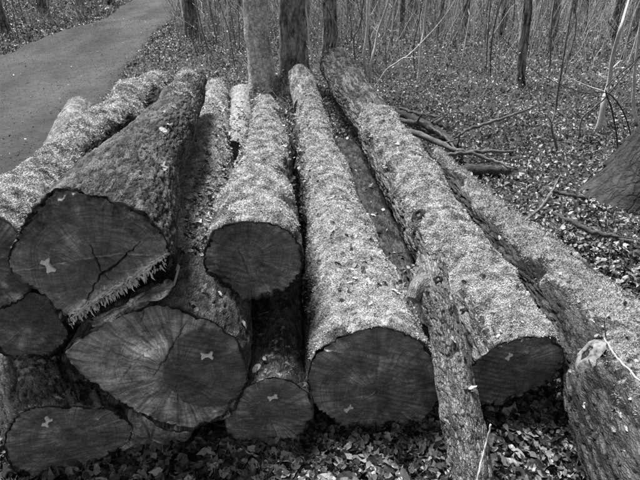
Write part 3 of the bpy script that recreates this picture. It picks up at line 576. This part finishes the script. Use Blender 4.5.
def slab(L, pxs, zn, zf, name, mat, jag=.004):
    Q = np.array([plane_xy(p, L['O'], L['s'], L['u'], L['d']) for p in pxs]); D = []
    for i in range(len(Q)):
        for k in np.linspace(0, 1, 6, endpoint=False): D.append(Q[i] * (1 - k) + Q[(i + 1) % len(Q)] * k)
    D = np.array(D); D += jag * rng.normal(size=D.shape); n_ = len(D); c = D.mean(0); rows = []
    for (k, zz) in ((.02, zn), (.5, zn + .004), (.9, zn), (1., zn + .006), (1.02, zf), (.5, zf)):
        q = c + (D - c) * k; rows.append(L['world'](q[:, 0], q[:, 1], np.full(n_, zz) + .004 * rng.normal(size=n_)))
    V_ = np.concatenate(rows) - L['O']; F_ = grid_faces(6, n_, True); P_ = np.concatenate([c + (D - c) * k for k in (.02, .5, .9, 1., 1.02, .5)])
    pol = np.stack([np.hypot(*P_.T), P_[:, 0] * 8, P_[:, 1] * 8], -1); f3 = np.column_stack([P_, P_[:, 0] * 0])
    link(name, mesh_np(name, V_, F_, M[mat], {'pol': pol, 'fco': f3, 'pale': np.clip(.3 + fbm(f3 * 20, 2), 0, 1), 'bco': f3, 'moss': np.zeros(len(V_))}), L['root'])
slab(LA, [(84, 326), (100, 318), (128, 305), (150, 291), (163, 284), (172, 288), (168, 298), (140, 312), (110, 324), (92, 332)], .02, .16, 'broken_slab', 'face_mid')
slab(LA, [(150, 268), (166, 256), (174, 260), (173, 280), (158, 286), (150, 282)], .004, .07, 'bark_slab', 'bark_plate')
slab(LE, [(112, 440), (122, 424), (150, 420), (180, 428), (194, 436), (184, 452), (160, 459), (128, 461), (116, 452)], .02, .5, 'broken_slab', 'face_mid')

# leaning branch
def bpt(u, v, z, rpx): p = Pz(u, v, z); return (*p, rpx * depth(p) / FPX)
NBR = [bpt(428, 268, .56, 17), bpt(433, 290, .53, 17), bpt(441, 315, .47, 16), bpt(449, 350, .38, 17), bpt(458, 400, .26, 20), bpt(467, 445, .15, 20), bpt(477, 500, .03, 20), bpt(484, 540, -.03, 19)]
lb = empty('broken_branch', NBR[0][:3], 'upright broken branch with ridged bark leaning against the right log', 'branch')
P = np.array(NBR); cm = catmull(P, 260); ns = 140
V_, F_, B_ = tube_arrays(cm[:, :3], cm[:, 3], ns, 0, 0, cap=True)
k = len(V_) - 2; Bq = B_[:k] * np.array([1, 1, 1]); q = Bq * np.array([30, 30, 6.]) + 3; q = q + 1.0 * np.stack([pn(Bq * 12), pn(Bq * 12 + 30), pn(Bq * 12 + 60)], -1)
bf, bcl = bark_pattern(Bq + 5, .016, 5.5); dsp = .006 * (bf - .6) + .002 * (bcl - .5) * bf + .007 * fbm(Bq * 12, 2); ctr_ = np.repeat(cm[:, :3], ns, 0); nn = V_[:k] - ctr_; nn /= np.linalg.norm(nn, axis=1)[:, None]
V_[:k] += nn * dsp[:, None]; jg = np.exp(-np.repeat(np.arange(260) * 150 / 260, ns) / 4.)[:, None] * (cm[0, :3] - cm[6, :3])[None] * 1.2 * np.clip(pn(Bq * 45)[:, None] * 1.5, -1, 1); V_[:k] += jg; V_[k] = V_[:ns].mean(0) - (cm[0, :3] - cm[6, :3]) * .3
SOLID.append((V_, F_))
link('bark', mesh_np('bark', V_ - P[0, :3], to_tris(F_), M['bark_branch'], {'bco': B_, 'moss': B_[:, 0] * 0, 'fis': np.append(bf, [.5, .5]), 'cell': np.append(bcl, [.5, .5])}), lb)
LBR = dict(root=lb, O=P[0, :3], d=(P[3, :3] - P[0, :3]) / np.linalg.norm(P[3, :3] - P[0, :3]), body=V_[:k].reshape(260, ns, 3), th=np.arange(ns))
knot(LBR, (438, 279), .010, pale=False)
tube_obj('side_stub', [bpt(428, 280, .56, 11), bpt(419, 288, .55, 10), bpt(413, 300, .52, 6)], parent=lb, mat='bark_branch', rough=.22, n=40, ns=40, jit=0)

# ------------------------------------------------------------------ fallen branches and sticks
G1 = 'dead branches lying right of the pile'
def stick(pts, label, mat='twig_mid', cat='branch', group=G1, **k): return tube_obj('fallen_branch' if cat == 'branch' else 'straw', [bpt(*p[:3], p[3] * (.82 if cat == 'branch' else .75)) for p in pts], label, cat, mat, group=group, seed=random.random() * 9, **k)
stick([(384, 111, .12, 2), (398, 119, .10, 3), (416, 123, .10, 3), (434, 123, .09, 2.5), (447, 114, .12, 1.2)], 'curved dead branch nearest the far end of the right log', 'twig_mid', twigs=2)
stick([(378, 122, .16, 2.5), (405, 130, .14, 3.5), (435, 141, .12, 3.5), (462, 152, .10, 2.5), (482, 151, .08, 2.2), (513, 152, .06, 1.5)], 'longest dead branch, bending right beyond the right log', 'twig_mid', twigs=3)
stick([(456, 137, .04, 1.6), (472, 128, .09, 1.8), (498, 120, .12, 1.8), (529, 109, .16, 1.2)], 'pale branch rising to the upper right of the branch pile', 'twig_mid', twigs=1)
stick([(396, 112, .05, 4), (418, 121, .08, 5), (440, 133, .08, 5), (460, 148, .06, 3)], 'thick dark branch in the middle of the branch pile', 'twig_dark', twigs=2)
stick([(436, 156, .08, 2), (466, 153, .11, 2.2), (492, 160, .07, 2), (514, 169, .05, 1)], 'forked lower branch of the branch pile beside the log', 'twig_mid', twigs=1)
stick([(452, 172, .04, 5), (470, 170, .05, 7), (498, 171, .04, 6), (508, 172, .03, 3)], 'stout rotten log piece below the branch pile', 'twig_dark')
stick([(400, 108, .06, 1.6), (420, 114, .08, 1.8), (441, 117, .07, 1.2)], 'short thin branch at the top of the branch pile', 'twig_mid')
stick([(430, 127, .14, 1.4), (446, 138, .12, 1.6), (466, 162, .03, 1)], 'short stick crossing the thick dark branch', 'twig_mid')
stick([(516, 226, .03, 1.6), (538, 210, .05, 1.8), (551, 193, .10, 1.6), (560, 176, .18, 1)], 'thin dead stick standing from the leaves beside the right log', 'twig_mid', group='loose sticks on the leaf litter')
stick([(552, 212, .04, 2), (584, 228, .05, 3), (618, 238, .04, 2.6), (650, 246, .03, 2)], 'dark dead branch below the tree root at the right', 'twig_dark', group='loose sticks on the leaf litter', twigs=1)
stick([(548, 190, .03, 2), (575, 196, .05, 2.4), (592, 199, .03, 2)], 'dark stick leading to the tree root', 'twig_dark', group='loose sticks on the leaf litter')
stick([(240, 449, .035, 1.3), (256, 456, .03, 1.7), (266, 462, .03, 1.9), (282, 462, .03, 1.5)], 'white bent straw on the leaves under the low middle log', 'twig_pale', 'straw', group=None)
stick([(491, 424, .33, 1.2), (485, 448, .24, 1.3), (478, 476, .16, 1.3), (474, 500, .08, 1.3)], 'thin pale straw leaning against the upright broken branch', 'twig_pale', 'straw', group=None)
stick([(604, 338, .52, .8), (616, 356, .53, 1.1), (637, 378, .54, 1.2), (652, 392, .54, 1.)], 'thin white straw lying across the knotty log at the right', 'twig_pale', 'straw', group=None)
stick([(604, 320, .58, .8), (606, 338, .52, 1), (608, 352, .50, 1)], 'short upright straw beside the pale knot', 'twig_mid', 'straw', group=None)

# ------------------------------------------------------------------ trees
def gnd(u, v):
    p = Pz(u, v, 0); return np.array([p[0], p[1], float(terr(p[0], p[1]))])
def limbs(top, h, r, n, seed, spread=1.2, lo=.35):
    rs = np.random.default_rng(seed); bg_ = Bag()
    for k in range(n):
        f = rs.uniform(lo, 1); a = rs.uniform(0, 6.28); b0 = np.array([0, 0, h * f]) + top * f * f
        L_ = spread * (1.25 - f) * rs.uniform(.7, 1.3) + .4; v = np.array([math.cos(a), math.sin(a), rs.uniform(.5, 1.3)]); v /= np.linalg.norm(v)
        pts = [b0]; 
        for q in range(4): v = v + .25 * rs.normal(size=3) + np.array([0, 0, .1]); v /= np.linalg.norm(v); pts.append(pts[-1] + v * L_ / 4)
        pts = np.array(pts); r0 = r * (1.1 - f) * .5 + .004; V_, F_, B_ = tube_arrays(catmull(pts, 9), np.linspace(r0, .003, 9), 5); bg_.add(V_, F_, B_)
        for q in range(5):
            i = rs.integers(1, 5); v2 = rs.normal(size=3) + v * .8; v2 /= np.linalg.norm(v2); l2 = L_ * rs.uniform(.2, .45)
            pp = np.array([pts[i], pts[i] + v2 * l2 * .5, pts[i] + v2 * l2 + .1 * l2 * rs.normal(size=3)]); V_, F_, B_ = tube_arrays(pp, np.array([r0 * .35, .003, .0015]), 4); bg_.add(V_, F_, B_)
    return bg_
def tree(base, wpx, h, label, bark='bark_dark', lean=(0, 0), flare=.35, group='trees standing in the wood', ns=40, seed=0, crown=16, name='tree', moss=0, dmul=1, lob=5):
    r = wpx * .5 * depth(base) / FPX; root = empty(name, tuple(base), label, 'tree', group); n = 60
    zz = np.linspace(0, 1, n) ** 1.7 * h; th = np.linspace(0, 2 * math.pi, ns, endpoint=False); Z, T = np.meshgrid(zz, th, indexing='ij')
    lx = lean[0] * zz / h; ly = lean[1] * zz / h; wob = .04 * np.stack([pn(np.stack([zz * .7, zz * 0 + seed, zz * 0], -1)), pn(np.stack([zz * .7, zz * 0 + seed + 9, zz * 0], -1))], -1) * np.minimum(zz, 1)[:, None] * 3
    rr = r * (1 - .6 * Z / h) * (1 + flare * np.exp(-Z / (.9 * r + .05)) * (1 + .55 * np.sin(lob * T + seed)))
    P3 = np.stack([np.cos(T) * r, np.sin(T) * r, Z], -1) + seed
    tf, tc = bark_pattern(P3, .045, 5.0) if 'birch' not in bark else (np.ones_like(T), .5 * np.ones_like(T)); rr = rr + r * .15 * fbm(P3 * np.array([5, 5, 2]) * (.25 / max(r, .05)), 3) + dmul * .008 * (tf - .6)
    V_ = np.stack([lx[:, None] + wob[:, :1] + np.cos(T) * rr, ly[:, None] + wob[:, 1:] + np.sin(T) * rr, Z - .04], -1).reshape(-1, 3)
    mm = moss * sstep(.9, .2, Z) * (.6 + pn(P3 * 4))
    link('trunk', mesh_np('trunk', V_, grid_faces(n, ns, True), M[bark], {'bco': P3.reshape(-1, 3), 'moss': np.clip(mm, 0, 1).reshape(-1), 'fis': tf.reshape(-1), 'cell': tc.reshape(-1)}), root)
    if crown:
        bg_ = limbs(np.array([lean[0], lean[1], 0.]), h, r, crown, int(seed * 10) + 3); link('crown', bg_.mesh('crown', M['twig_dark' if bark == 'bark_trunk' else 'twig_mid']), root)
    return root
t1_ = gnd(263, 92); tree(t1_, 24, 7.5, 'pale-barked tree just behind the pile, close beside a darker one', 'bark_birch', (-.2, .3), .4, seed=1, moss=0)
t2_ = gnd(294, 91); tree(t2_, 25, 8.5, 'thick grey dark-patched tree directly behind the middle of the pile', 'bark_grey', (.25, .4), .75, seed=2, moss=.3, dmul=2)
tree(gnd(330, 60), 15, 7.5, 'slim dark tree right of the thick tree behind the pile', 'bark_trunk', (.1, .2), .4, seed=3)
tree(gnd(192, 36), 12, 8, 'slim dark tree near the right verge of the track', 'bark_trunk', (0, 0), .4, seed=4)
tree(gnd(43, 14), 10, 8, 'dark tree across the track at the far left', 'bark_trunk', (0, 0), .3, seed=5)
tree(gnd(110, 5), 5, 8, 'small dark tree across the track near its bend', 'bark_trunk', seed=6)
tree(gnd(80, 8), 6, 8, 'grey tree across the track between two dark ones', 'bark_grey', seed=6.5)
tree(gnd(6, 34), 9, 8, 'dark tree at the left picture edge across the track', 'bark_trunk', seed=7)
tree(gnd(520, 86), 9, 7, 'dark mottled tree standing right of centre in the wood', 'bark_trunk', (-.6, .2), .3, seed=8)
tree(gnd(550, 48), 8, 8, 'grey tree behind the mottled one in the wood', 'bark_grey', (.1, .1), .3, seed=9)
rest = [(303, 42, 9, 1), (401, 40, 6, 1), (412, 26, 10, 0), (436, 40, 5, 1), (462, 34, 8, 1), (500, 36, 7, 0), (533, 24, 6, 1), (568, 30, 7, 1), (580, 22, 7, 1), (612, 40, 7, 0), (632, 44, 13, 0), (374, 22, 8, 0), (350, 12, 7, 1), (240, 12, 6, 1), (228, 6, 5, 0), (390, 10, 7, 0), (510, 12, 7, 1), (556, 14, 6, 0), (603, 12, 7, 0)]
wood_lab = ['slender dark trunk among the others deep in the wood', 'slender grey trunk among the others deep in the wood']
for i, (u, v, w_, g) in enumerate(rest):
    tree(gnd(u, v), w_, random.uniform(6, 9), wood_lab[g], ('bark_trunk', 'bark_grey')[g], (random.uniform(-.3, .3), random.uniform(-.2, .3)), .3, group='%s trunks deep in the wood' % ('dark', 'grey')[g], ns=16, seed=20 + i, crown=5)
for i in range(26):
    x = random.uniform(-14, 18); y = random.uniform(20, 32)
    if on_road(np.array(x), np.array(y), .8): continue
    g = i % 2; tree(np.array([x, y, float(terr(x, y))]), random.uniform(4, 8), random.uniform(7, 10), wood_lab[g], ('bark_trunk', 'bark_grey')[g], (0, 0), .3, group='%s trunks deep in the wood' % ('dark', 'grey')[g], ns=12, seed=60 + i, crown=4)
# big tree at the right edge with its root flare
bt = empty('tree', tuple(gnd(700, 196)), 'big grey tree at the right edge, its root flare spreading into the leaves', 'tree', 'trees standing in the wood')
n, ns = 90, 110; zz = np.linspace(0, 1, n) ** 2 * 7; th = np.linspace(0, 2 * math.pi, ns, endpoint=False); Z, T = np.meshgrid(zz, th, indexing='ij')
lobe = np.clip(np.cos((T - R(183)) * 1.5), 0, 1) ** 3 * (np.abs(((T - R(183) + math.pi) % (2 * math.pi)) - math.pi) < 1.05) * .30
lobe = lobe + .34 * np.exp(-(((T - R(245) + math.pi) % (2 * math.pi) - math.pi) / .26) ** 2) + .22 * np.exp(-(((T - R(120) + math.pi) % (2 * math.pi) - math.pi) / .3) ** 2) + .25 * np.exp(-(((T - R(20) + math.pi) % (2 * math.pi) - math.pi) / .4) ** 2)
rr = .42 * (1 - .4 * Z / 7) + (.12 + 1.55 * lobe) * np.exp(-Z / .44) + .07 * fbm(np.stack([np.cos(T) * 1.6, np.sin(T) * 1.6, Z * .9], -1) + 4, 4) + .02 * np.sin(T * 11 + 2) * np.exp(-Z / .5)
P3 = np.stack([np.cos(T) * .4, np.sin(T) * .4, Z], -1)
V_ = np.stack([np.cos(T) * rr, np.sin(T) * rr, Z - .03], -1).reshape(-1, 3)
link('trunk', mesh_np('trunk', V_, grid_faces(n, ns, True), M['bark_root'], {'bco': P3.reshape(-1, 3), 'moss': V_[:, 0] * 0, 'fis': V_[:, 0] * 0 + 1, 'cell': V_[:, 0] * 0 + .5}), bt)
link('crown', limbs(np.zeros(3), 7, .3, 14, 5, 1.2, .5).mesh('crown', M['twig_mid']), bt)

# ------------------------------------------------------------------ saplings
G2 = 'thin pale saplings behind the log pile'
def sap(base, pts, r, label, mat='twig_pale', group=G2, twigs=3, cat='sapling'):
    r = r * 1.45; b0 = gnd(*base); P = [(*b0, r)]; n = len(pts)
    for i, (u, v) in enumerate(pts): q = Py(u, v, b0[1] + .05 * (i + 1) * random.uniform(-1, 1)); P.append((*q, r * (1 - .12 * (i + 1))))
    q = np.array(P[-1][:3]); dq = q - np.array(P[-2][:3]); dq /= np.linalg.norm(dq)
    for k in range(2):                                # goes on above the picture
        dq = dq + np.array([0, 0, .35]); dq /= np.linalg.norm(dq); q = q + dq * .55; P.append((*q, r * (.35 - .15 * k)))
    return tube_obj('sapling', P, label, cat, mat, 6, 30, .05, group=group, twigs=twigs)
sap((370, 96), [(365, 60), (367, 25), (368, 0)], .016, 'tallest straight pale sapling behind the far end of the right log')
sap((368, 97), [(371, 68), (377, 35), (387, 6)], .014, 'pale sapling curving right behind the far end of the right log')
sap((372, 92), [(386, 71), (400, 60), (412, 52)], .007, 'pale sapling stem bending low to the right behind the right log')
sap((300, 70), [(296, 40), (295, 0)], .014, 'pale sapling just right of the thick tree')
sap((312, 62), [(309, 35), (305, 0)], .012, 'second pale sapling right of the thick tree')
sap((334, 58), [(333, 30), (334, 0)], .012, 'pale sapling standing before the slim dark tree')
sap((355, 68), [(354, 40), (360, 25), (363, 5)], .010, 'grey sapling left of the tallest pale sapling', 'twig_mid')
sap((417, 84), [(421, 50), (424, 25), (427, 0)], .013, 'lone pale sapling leaning slightly in the clearing')
sap((597, 132), [(603, 104), (608, 88), (612, 60), (620, 30), (628, 4)], .020, 'white crooked sapling near the right edge', 'twig_pale', twigs=2)
sap((636, 124), [(634, 104), (634, 80), (637, 50)], .014, 'pale sapling at the very right edge', 'twig_pale', twigs=1)
sap((557, 150), [(552, 128), (556, 106), (560, 80)], .008, 'thin grey sapling left of the white crooked one', 'twig_mid')
sap((578, 140), [(582, 120), (598, 104), (607, 96)], .007, 'thin grey stem bending behind the white sapling', 'twig_mid')
sap((240, 24), [(236, 12), (240, 0)], .012, 'dark sapling on the verge left of the pale tree', 'twig_dark')
sap((618, 150), [(612, 110), (606, 88), (622, 72), (640, 56)], .006, 'dark twisted bramble stem by the big right tree', 'twig_dark', twigs=5)
sap((632, 150), [(626, 118), (612, 96), (598, 92), (580, 92)], .005, 'dark arching bramble reaching left by the big right tree', 'twig_dark', twigs=4)
# many more, copied from a few
protos = []
for k in range(6):
    h = random.uniform(1.6, 2.6); pts = [(0, 0, -.03, .010), (random.uniform(-.06, .06), 0, h * .3, .008), (random.uniform(-.12, .12), random.uniform(-.1, .1), h * .65, .006), (random.uniform(-.25, .25), random.uniform(-.2, .2), h, .002)]
    protos.append(tube_obj('sapling', pts, 'x', 'sapling', ('twig_pale', 'twig_mid', 'twig_mid', 'twig_dark', 'twig_mid', 'twig_pale')[k], 5, 14, .05, group='y', twigs=6))
tone = ['pale', 'grey', 'grey', 'dark', 'grey', 'pale']; cnt = 0
while cnt < 230:
    u = random.uniform(180, 655) if cnt > 20 else random.uniform(-10, 120); v = random.uniform(-8, 48) if cnt % 5 else random.uniform(40, 80) if cnt > 20 else random.uniform(-4, 22)
    p = gnd(u, v)
    if on_road(p[0], p[1], .3) or (250 < u < 345 and v > 40): continue
    k = random.randrange(6); o = protos[k] if protos[k]['label'] == 'x' else protos[k].copy()
    if o.name not in COL.objects: COL.objects.link(o)
    o.location = tuple(p); o.rotation_euler = (random.uniform(-.12, .12), random.uniform(-.12, .12), random.uniform(0, 6.28)); s_ = random.uniform(.7, 1.25); o.scale = (s_, s_, s_)
    o['label'] = 'thin %s sapling among many in the undergrowth' % tone[k]; o['group'] = '%s saplings scattered through the undergrowth' % tone[k]; cnt += 1

# ------------------------------------------------------------------ undergrowth stalks (stuff)
def stalks(N, name, mat, region, hr, rw, seed):
    rs = np.random.default_rng(seed); u = rs.uniform(region[0], region[1], N * 2); v = rs.uniform(region[2], region[3], N * 2)
    pts = np.array([Pz(a, b_, 0) for a, b_ in zip(u, v)]); x, y = pts[:, 0], pts[:, 1]; k = ~on_road(x, y, .15); x, y = x[k][:N], y[k][:N]; N = len(x)
    z = terr(x, y); h = rs.uniform(hr[0], hr[1], N); bend = rs.normal(size=(N, 2)) * .35 * h[:, None]; w_ = rw * rs.uniform(.6, 1.5, N) * np.maximum(1, y / 7)
    rows = []
    for i, f in enumerate((0, .35, .7, 1)):
        c = np.stack([x + bend[:, 0] * f ** 2 + .05 * h * rs.normal(size=N), y + bend[:, 1] * f ** 2, z - .02 + h * f * (1 - .12 * f)], -1); ww = w_ * (1 - .75 * f)
        for a in (0, 2.09, 4.19): rows.append(c + np.stack([np.cos(a) * ww, np.sin(a) * ww, 0 * ww], -1))
    V_ = np.stack(rows, 1).reshape(-1, 3); f_ = []
    for i in range(3):
        for j in range(3): f_.append([i * 3 + j, i * 3 + (j + 1) % 3, (i + 1) * 3 + (j + 1) % 3, (i + 1) * 3 + j])
    F_ = (np.arange(N)[:, None, None] * 12 + np.array(f_)[None]).reshape(-1, 4)
    link(name, mesh_np(name, V_, F_, M[mat]), None, None, None, None, 'stuff')
stalks(5200, 'undergrowth', 'brush', (170, 680, -12, 42), (.12, .7), .003, 1)
stalks(1500, 'undergrowth', 'brush', (170, 680, 42, 110), (.08, .4), .0025, 2)
stalks(900, 'undergrowth', 'brush', (170, 680, -12, 38), (.8, 2.4), .0045, 21)
stalks(500, 'undergrowth', 'brush', (300, 680, 20, 70), (.5, 1.5), .003, 22)
stalks(1200, 'undergrowth', 'brush', (-60, 150, -10, 30), (.1, .4), .003, 3)

# ------------------------------------------------------------------ leaf litter
def leaf_template(kind, k):
    rs = np.random.default_rng(100 + k)
    if kind == 'near':      # lobed outline round a midrib
        n = 12; a = np.linspace(0, 2 * math.pi, n, endpoint=False); r = (.62 + .3 * np.cos(a)) * (1 + .34 * np.cos(5 * a + rs.uniform(-.3, .3)) + .10 * rs.normal(size=n)) if k % 2 else (.52 + .32 * np.cos(a) ** 2) * (1 + .06 * rs.normal(size=n))
        x, y = r * np.cos(a), r * np.sin(a) * rs.uniform(.55, .85); z = .35 * rs.uniform(-.3, 1) * y ** 2 + .3 * rs.uniform(-1, 1) * x ** 2 + .08 * rs.normal(size=n)
        V_ = np.column_stack([x, y, z]); V_ = np.concatenate([V_, [[-.35, 0, -.03], [0.05, 0, -.06], [.45, 0, 0]]])
        F_ = []
        cen = [12, 13, 14]
        def near(i): return 14 if abs(math.cos(a[i])) * np.sign(math.cos(a[i])) > .4 else (12 if math.cos(a[i]) < -.4 else 13)
        for i in range(n):
            j = (i + 1) % n; ci, cj = near(i), near(j); F_.append([i, j, ci])
            if ci != cj: F_.append([ci, j, cj])
        return V_, np.array(F_)
    c = rs.uniform(-.6, 1.8); t = rs.uniform(-.8, .8)
    V_ = np.array([[-.6, 0, .1 * c], [-.15, -.36, .2 * c + t * .2], [-.15, .36, .2 * c - t * .2], [.1, 0, -.05], [.35, -.24, .25 * c], [.35, .24, .3 * c + t * .2], [.75, 0, .3 * c + t * .3]])
    F_ = np.array([[0, 1, 3], [0, 3, 2], [1, 4, 3], [3, 5, 2], [3, 4, 6], [3, 6, 5]])
    return V_, F_
def rotm(N, rs, tilt):
    a = rs.uniform(0, 6.28, N); b_ = rs.normal(size=N) * tilt; c = rs.normal(size=N) * tilt; ca, sa, cb, sb, cc, sc = np.cos(a), np.sin(a), np.cos(b_), np.sin(b_), np.cos(c), np.sin(c)
    Rz = np.zeros((N, 3, 3)); Rz[:, 0, 0] = ca; Rz[:, 0, 1] = -sa; Rz[:, 1, 0] = sa; Rz[:, 1, 1] = ca; Rz[:, 2, 2] = 1
    Rx = np.zeros((N, 3, 3)); Rx[:, 0, 0] = 1; Rx[:, 1, 1] = cb; Rx[:, 1, 2] = -sb; Rx[:, 2, 1] = sb; Rx[:, 2, 2] = cb
    Ry = np.zeros((N, 3, 3)); Ry[:, 0, 0] = cc; Ry[:, 0, 2] = sc; Ry[:, 1, 1] = 1; Ry[:, 2, 0] = -sc; Ry[:, 2, 2] = cc
    return Rx @ Ry @ Rz if False else np.einsum('nij,njk,nkl->nil', Rx, Ry, Rz)
def leaves(name, P, size, kind, seed, tilt=.5, mat='litter', parent=None):
    rs = np.random.default_rng(seed); per = len(P) // 6 + 1; VV, FF, off = [], [], 0
    for k in range(6):
        Q = P[k * per:(k + 1) * per]; N = len(Q)
        if not N: continue
        tv, tf = leaf_template(kind, k); s_ = size[k * per:(k + 1) * per]; Rm = rotm(N, rs, tilt)
        V_ = np.einsum('nij,kj->nki', Rm, tv) * s_[:, None, None] + Q[:, None]; VV.append(V_.reshape(-1, 3)); FF.append((np.arange(N)[:, None, None] * len(tv) + tf[None]).reshape(-1, 3) + off); off += N * len(tv)
    return link(name, mesh_np(name, np.concatenate(VV), np.concatenate(FF), M[mat], smooth=False), parent, kind='stuff')
bv = BVHTree.FromPolygons([tuple(v) for v in np.concatenate([s_[0] for s_ in SOLID])], [tuple(int(x) for x in f if True) for i, s_ in enumerate(SOLID) for f in (s_[1] + sum(len(q[0]) for q in SOLID[:i])).tolist()])
def perm(n): return rng.permutation(n)
# broad cover: density falls with distance
N = 210000; rad_ = 1.0 + 22 * rng.random(N) ** 1.4; an = rng.uniform(-.85, .85, N); X = rad_ * np.sin(an); Y = rad_ * np.cos(an)
k = ~on_road(X, Y, -.05); edge_ = on_road(X, Y, .0); X, Y = X[k], Y[k]
P = np.column_stack([X, Y, terr(X, Y) + rng.uniform(.004, .04, len(X))]); sz = rng.uniform(.014, .040, len(X)) * np.maximum(1, np.hypot(X, Y) / 9)
nearm = np.hypot(X, Y) < 3.6
leaves('leaf_litter', P[~nearm], sz[~nearm], 'far', 5, .95)
leaves('leaf_litter', P[nearm], sz[nearm] * 1.0, 'near', 6, .65, 'litter_near')
# extra fine cover in the foreground
N = 9000; X = rng.uniform(-1.6, 2.2, N); Y = rng.uniform(.9, 3.2, N); k = ~on_road(X, Y, 0); X, Y = X[k], Y[k]
leaves('leaf_litter', np.column_stack([X, Y, terr(X, Y) + rng.uniform(0, .03, len(X))]), rng.uniform(.010, .028, len(X)), 'near', 7, .7, 'litter_near')
# leaves held up in the low brambles and dead stalks
N = 26000; Y = rng.uniform(6.5, 22, N); X = rng.uniform(-.55, .75, N) * (Y + 2); cl = fbm(np.stack([X * .8, Y * .8, X * 0 + 3], -1), 2) > -.15; k = ~on_road(X, Y, .3) & cl; X, Y = X[k], Y[k]
leaves('undergrowth', np.column_stack([X, Y, terr(X, Y) + rng.beta(1, 2.4, len(X)) * .75]), rng.uniform(.014, .034, len(X)) * np.maximum(1, Y / 12), 'far', 12, 1.3)
# a scatter on the track
N = 1600; Y = rng.uniform(2, 20, N); xl = np.interp(Y, rl[:, 1], rl[:, 0]); xr = np.interp(Y, rr_[:, 1], rr_[:, 0]); t = np.clip(rng.beta(.16, .16, N), .0, 1.) + .01 * rng.normal(size=N); X = xl + (xr - xl) * t
leaves('leaf_litter', np.column_stack([X, Y, terr(X, Y) + .075]), rng.uniform(.012, .03, N), 'far', 8, .3)
# grit and leaf crumbs on the track
N = 14000; Y = 1.5 + 14 * rng.random(N) ** 1.3; xl = np.interp(Y, rl[:, 1], rl[:, 0]); xr = np.interp(Y, rr_[:, 1], rr_[:, 0]); t = rng.random(N); X = xl + (xr - xl) * t
leaves('track_grit', np.column_stack([X, Y, terr(X, Y) + .036 + .03 * np.sin(t * math.pi)]), rng.uniform(.004, .012, N), 'far', 18, .5, 'grit')
# leaves caught on and between the logs
pts, szz = [], []
def drop(u0, u1, v0, v1, n, zref=.6, smin=.012, smax=.028, hmin=-1):
    for _ in range(n):
        p = Pz(random.uniform(u0, u1), random.uniform(v0, v1), zref); h = bv.ray_cast(Vector((p[0], p[1], 3)), Vector((0, 0, -1)))
        if h[0] is None or h[0].z < hmin or (h[0].z > .70 and random.random() < .93): continue
        if abs(h[1].z) < .25 and random.random() < .5: continue
        pts.append((h[0].x, h[0].y, h[0].z + random.uniform(.004, .016))); szz.append(random.uniform(smin, smax))
drop(197, 250, 95, 235, 800, .5); drop(283, 312, 90, 200, 260, .4); drop(175, 215, 180, 290, 420, .5); drop(180, 640, 70, 330, 260, .6); drop(330, 420, 110, 330, 200, .3); drop(140, 200, 60, 90, 60, .8)
drop(500, 640, 220, 460, 150, .5, .008, .016); drop(60, 160, 85, 190, 40, .9, .015, .03)
pi = perm(len(pts)); leaves('fallen_leaves', np.array(pts)[pi], np.array(szz)[pi], 'near', 9, .6)
# single large leaves of the foreground, children of the ground
proto_me = []
for k in range(8):
    tv, tf = leaf_template('near', k); proto_me.append(mesh_np('leaf', tv, tf, M['leaf'], smooth=False))
cnt = 0
while cnt < 230:
    u = random.uniform(-5, 600); v = random.uniform(395, 485) if random.random() < .8 else random.uniform(330, 400); p = Pz(u, v, .03)
    h = bv.ray_cast(Vector((p[0], p[1], 3)), Vector((0, 0, -1)))
    if h[0] is not None and h[0].z > .03: continue
    o = link('leaf', proto_me[cnt % 8], ground); o.location = (p[0], p[1], float(terr(p[0], p[1])) + random.uniform(.03, .05)); s_ = random.uniform(.016, .036); o.scale = (s_, s_, s_)
    o.rotation_euler = (random.gauss(0, .45), random.gauss(0, .45), random.uniform(0, 6.28)); cnt += 1
print('polys', sum(len(m.polygons) for m in bpy.data.meshes))
